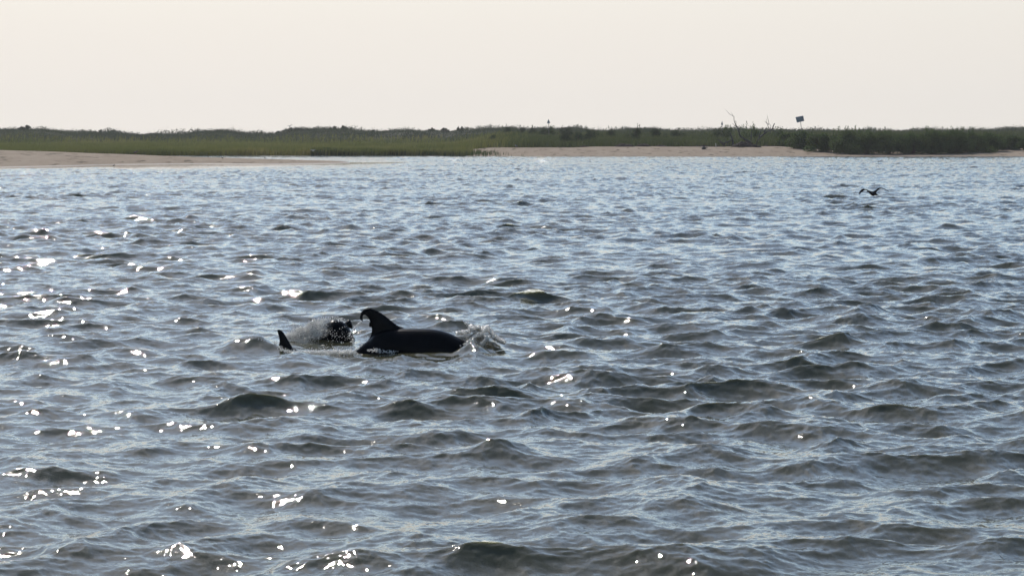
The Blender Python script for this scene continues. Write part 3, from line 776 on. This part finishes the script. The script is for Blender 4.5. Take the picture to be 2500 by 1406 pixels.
put(along([(755, 792), (763, 790), (768, 784)], 110, 3, 2.5, 34.1, .05), .004, .012)
put(along([(724, 806), (730, 802), (736, 803)], 60, 3, 2, 34.1, .05), .004, .010)
put(along([(780, 783), (800, 779), (825, 779), (842, 785)], 160, 5, 2.5, 34.1, .1), .002, .006)
put(along([(790, 815), (820, 815), (850, 820)], 90, 16, 9, 34.1, .06), .002, .005)
drops('spray', pts, rad, 'white veil of spray sheeting off the back of the young dolphin')

M_FILM, nt, b = node_mat('thin_water', (.80, .78, .73), .12, .6)
tr = nt.nodes.new('ShaderNodeBsdfTranslucent'); tr.inputs[0].default_value = (.9, .88, .80, 1)
tp = nt.nodes.new('ShaderNodeBsdfTransparent'); m1 = nt.nodes.new('ShaderNodeMixShader'); m2 = nt.nodes.new('ShaderNodeMixShader'); m1.inputs[0].default_value = .6
geo = nt.nodes.new('ShaderNodeNewGeometry'); mp = nt.nodes.new('ShaderNodeMapping'); mp.inputs['Scale'].default_value = (16, 8, 26); mp.inputs['Rotation'].default_value = (0, .6, 0)
nz = nt.nodes.new('ShaderNodeTexNoise'); nz.inputs['Scale'].default_value = 1; nz.inputs['Detail'].default_value = 5; nz.inputs['Roughness'].default_value = .65
mr = nt.nodes.new('ShaderNodeMapRange'); mr.inputs[1].default_value = .38; mr.inputs[2].default_value = .66; mr.inputs[3].default_value = .12; mr.inputs[4].default_value = .85
nt.links.new(geo.outputs['Position'], mp.inputs[0]); nt.links.new(mp.outputs[0], nz.inputs['Vector']); nt.links.new(nz.outputs['Fac'], mr.inputs[0])
at = nt.nodes.new('ShaderNodeAttribute'); at.attribute_name = 'cover'; mu = nt.nodes.new('ShaderNodeMath'); mu.operation = 'MULTIPLY'
nt.links.new(mr.outputs[0], mu.inputs[0]); nt.links.new(at.outputs['Fac'], mu.inputs[1])
nt.links.new(b.outputs[0], m1.inputs[1]); nt.links.new(tr.outputs[0], m1.inputs[2]); nt.links.new(mu.outputs[0], m2.inputs[0])
nt.links.new(tp.outputs[0], m2.inputs[1]); nt.links.new(m1.outputs[0], m2.inputs[2]); nt.links.new(m2.outputs[0], nt.nodes['Material Output'].inputs[0])
def sheet(top, bot, Y, bulge, label, rag=2.5, nx=90, ny=26, edge=None):
    """torn curtain of water between two measured polylines, bulging towards the viewer"""
    def even(A):
        A = np.array(spline(A, 8)); d = np.r_[0, np.cumsum(np.linalg.norm(np.diff(A, axis=0), axis=1))]; t = np.linspace(0, d[-1], nx)
        return np.stack([np.interp(t, d, A[:, i]) for i in range(2)], -1)
    A, B = even(top), even(bot); co = []; cv = []
    tear = fbm(np.arange(nx) * .45, np.full(nx, 3.3), 3, 7) * rag
    for j in range(ny):
        v = j / (ny - 1)
        for i in range(nx):
            px = A[i][0] * (1 - v) + B[i][0] * v; py = A[i][1] * (1 - v) + B[i][1] * v + tear[i] * (1 - v) ** 2
            n = mnoise.noise(Vector((px * .09, py * .09, 1.7)))
            co.append(tuple(P(px, py, Y - bulge * math.sin(v * math.pi / 2) + .03 * n)))
            u = i / (nx - 1); cv.append(min(1, u * 8, (1 - u) * 6) * (1.15 - .75 * v))
    i = np.arange(nx * ny).reshape(ny, nx)
    fc = np.stack([i[:-1, :-1], i[:-1, 1:], i[1:, 1:], i[1:, :-1]], -1).reshape(-1, 4)
    o = mesh_np('water_sheet', co, fc, M_FILM, smooth=True); a = o.data.attributes.new('cover', 'FLOAT', 'POINT'); a.data.foreach_set('value', np.array(cv, np.float32))
    return tag(o, label, kind='stuff')
sheet([(690, 832), (706, 820), (726, 808), (746, 802), (766, 791), (790, 783), (815, 780)], [(700, 846), (722, 842), (745, 838), (768, 832), (788, 826), (800, 818), (812, 806)], 34.1, .16, 'thin bright wash pouring off the young dolphin')
sheet([(1112, 815), (1134, 811), (1147, 805), (1151, 800), (1168, 800), (1190, 800), (1205, 814), (1216, 827), (1234, 832)], [(1128, 836), (1142, 840), (1150, 842), (1160, 842), (1172, 842), (1186, 842), (1200, 842), (1214, 842), (1230, 838)], 32.72, .12, 'torn curl of bow water ahead of the large dolphin', rag=4)

# ---------------------------------------------------------------- birds
M_BLACK = node_mat('dark_feather', (.012, .012, .013), .6, .3)[0]
M_GREY = node_mat('grey_feather', (.30, .30, .32), .7, .3)[0]
M_BROWN = node_mat('brown_feather', (.10, .08, .07), .7, .3)[0]
M_BILL = node_mat('bill', (.45, .16, .05), .5, .4)[0]
M_WHITE = node_mat('white_feather', (.75, .74, .72), .7, .3)[0]
def wing_mesh(name, lead, trail, body_o, Yf, mat, parent, th=.012):
    """wing between leading and trailing edge polylines (x, z in metres, depth from Yf)"""
    L = spline(lead, 6); T = spline(trail, 6); n = min(len(L), len(T)); mb = MB(); m = 8; vs = []
    for i in range(n):
        a = Vector((L[i][0], Yf(L[i][0]), L[i][1])); c = Vector((T[i][0], Yf(T[i][0]) + .05, T[i][1]))
        t = th * (1.1 - i / n)
        for k in range(m):
            q = 2 * math.pi * k / m; u = .5 - .5 * math.cos(q)
            p = a.lerp(c, u); vs.append(p + Vector((0, t * .8 * math.sin(q), t * .6 * math.sin(q))))
    fs = [(i * m + k, i * m + (k + 1) % m, (i + 1) * m + (k + 1) % m, (i + 1) * m + k) for i in range(n - 1) for k in range(m)]
    fs += [tuple(range(m))[::-1], tuple((n - 1) * m + k for k in range(m))]
    mb.add(vs, fs); return mb.build(name, mat, parent)
def flying_bird(px, py, Y, k, label, mat, bill, mirror=1, tilt=0, name='seabird', group=None, roll=None):
    """k scales the 1.1 m span bird; built at its own place from crop coordinates"""
    c = lambda X, Z: ((X - 1150) / 15.625 / 65 * mirror, -(Z - 620) / 15.625 / 65)
    root = empty(name, P(px, py, Y))
    dep = lambda x: -.45 * x * mirror
    wing_mesh('wing', [c(1060, 585), c(1000, 575), c(950, 545), c(860, 506), (c(740, 496)), c(655, 575), c(600, 690)],
              [c(1090, 660), c(1010, 640), c(960, 600), c(880, 545), c(800, 565), c(720, 625), c(640, 700)], None, dep, mat, root)
    wing_mesh('wing', [c(1110, 590), c(1180, 560), c(1250, 505), c(1330, 448), c(1440, 456), c(1570, 505), c(1715, 605)],
              [c(1160, 690), c(1225, 650), c(1265, 600), c(1320, 535), c(1410, 490), c(1550, 520), c(1695, 607)], None, dep, mat, root)
    mb = MB(); q = spline([c(870, 596) + (.010,), c(905, 586) + (.030,), c(950, 592) + (.040,), c(1000, 622) + (.048,), c(1060, 655) + (.075,), c(1130, 680) + (.085,), c(1200, 690) + (.06,), c(1270, 718) + (.028,), c(1345, 742) + (.008,)], 5)
    mb.tube([Vector((a[0], .35 * a[0] * mirror, a[1])) for a in q], [max(.006, a[2]) for a in q], 12); mb.build('body', mat, root)
    mb = MB(); a = c(880, 596); e = c(845, 603); mb.tube([Vector((a[0], .35 * a[0] * mirror, a[1])), Vector((e[0], .35 * e[0] * mirror, e[1]))], [.012, .004], 6); mb.build('bill', bill, root)
    root.scale = (k, k, k); root.rotation_euler = (0, tilt, 0)
    return tag(root, label, 'bird', group)
flying_bird(2133.5, 469.5, 100, 1.0, 'black seabird with bent wings skimming low over the open water', M_BLACK, M_BLACK)
flying_bird(707, 308, 420, .85, 'pale grey gull gliding above the dunes left of the central crest', M_GREY, M_BILL, -1, R(-18))
flying_bird(765, 367.5, 400, .85, 'whitish tern flying in front of the green marsh', M_WHITE, M_BILL, 1, R(4))
def standing_bird(px, py, Y, k, label, mat, wing, head, face=1, group=None, z=None, name='shorebird'):
    p = P(px, py, Y); g = gz(p.x, Y); p.z = max(g, 0) if z is None else z
    root = empty(name, p)
    mb = MB(); L = [(-.20, .16, .012), (-.13, .20, .05), (-.04, .23, .085), (.06, .25, .085), (.12, .29, .055), (.15, .345, .042), (.18, .375, .045), (.215, .375, .032)]
    q = spline(L, 4); mb.tube([Vector((a[0], 0, a[1])) for a in q], [max(.008, a[2]) for a in q], 12); mb.build('body', mat, root)
    for s in (-1, 1):
        mb = MB(); mb.tube([Vector((.02, .03 * s, .18)), Vector((.0, .03 * s, .09)), Vector((.02, .03 * s, 0)), Vector((.07, .03 * s, .0))], [.012, .009, .009, .007], 6); mb.build('leg', M_BILL, root)
        mb = MB(); mb.tube([Vector((.08, .075 * s, .27)), Vector((-.04, .09 * s, .25)), Vector((-.17, .05 * s, .19)), Vector((-.25, .02 * s, .16))], [.03, .055, .03, .006], 8, squash=.35); mb.build('wing', wing, root)
    mb = MB(); mb.tube([Vector((.24, 0, .372)), Vector((.31, 0, .36))], [.013, .005], 6); mb.build('bill', M_BILL, root)
    root.scale = (k * face, k, k); root.rotation_euler = (0, 0, .3 * face)
    return tag(root, label, 'bird', group)
G = 'birds standing on the sand'
standing_bird(331, 377, 296, 1.25, 'large brown gull standing on the crest of the left sandbar', M_BROWN, M_BROWN, None, 1, G)
standing_bird(278, 406, 250, .55, 'small dark wader at the wet edge below the large brown gull', M_BLACK, M_BLACK, None, 1, G, z=0.0)
standing_bird(508, 386, 298, .55, 'tiny dark shorebird where the sandbar meets the channel, leftmost of three', M_BROWN, M_BLACK, None, -1, G)
standing_bird(543, 390, 292, .6, 'tiny dark shorebird on the sandbar, second of three', M_BLACK, M_BLACK, None, -1, G)
standing_bird(647, 389, 297, .55, 'tiny dark shorebird on the sandbar, rightmost of three', M_BROWN, M_BLACK, None, -1, G)
standing_bird(1261, 366, 422, 1.15, 'grey gull standing on the sand at the grassy start of the right beach', M_GREY, M_BLACK, None, -1, G)
p = flying_bird(1508, 173, 900, .28, 'tiny speck of a bird high in the empty sky', M_GREY, M_GREY, 1, 0)

# ---------------------------------------------------------------- haze
mb = MB(); mb.box((0, 850, 14.0), (1900, 900, 17.0)); hz = mb.build('haze', None, None, smooth=False)
m = bpy.data.materials.new('haze'); m.use_nodes = True; nt = m.node_tree; nt.nodes.remove(nt.nodes['Principled BSDF'])
pv = nt.nodes.new('ShaderNodeVolumePrincipled'); pv.inputs['Density'].default_value = .00011; pv.inputs['Color'].default_value = (.98, .96, .97, 1); pv.inputs['Anisotropy'].default_value = .35
nt.links.new(pv.outputs[0], nt.nodes['Material Output'].inputs['Volume']); hz.data.materials.append(m)
tag(hz, kind='stuff')
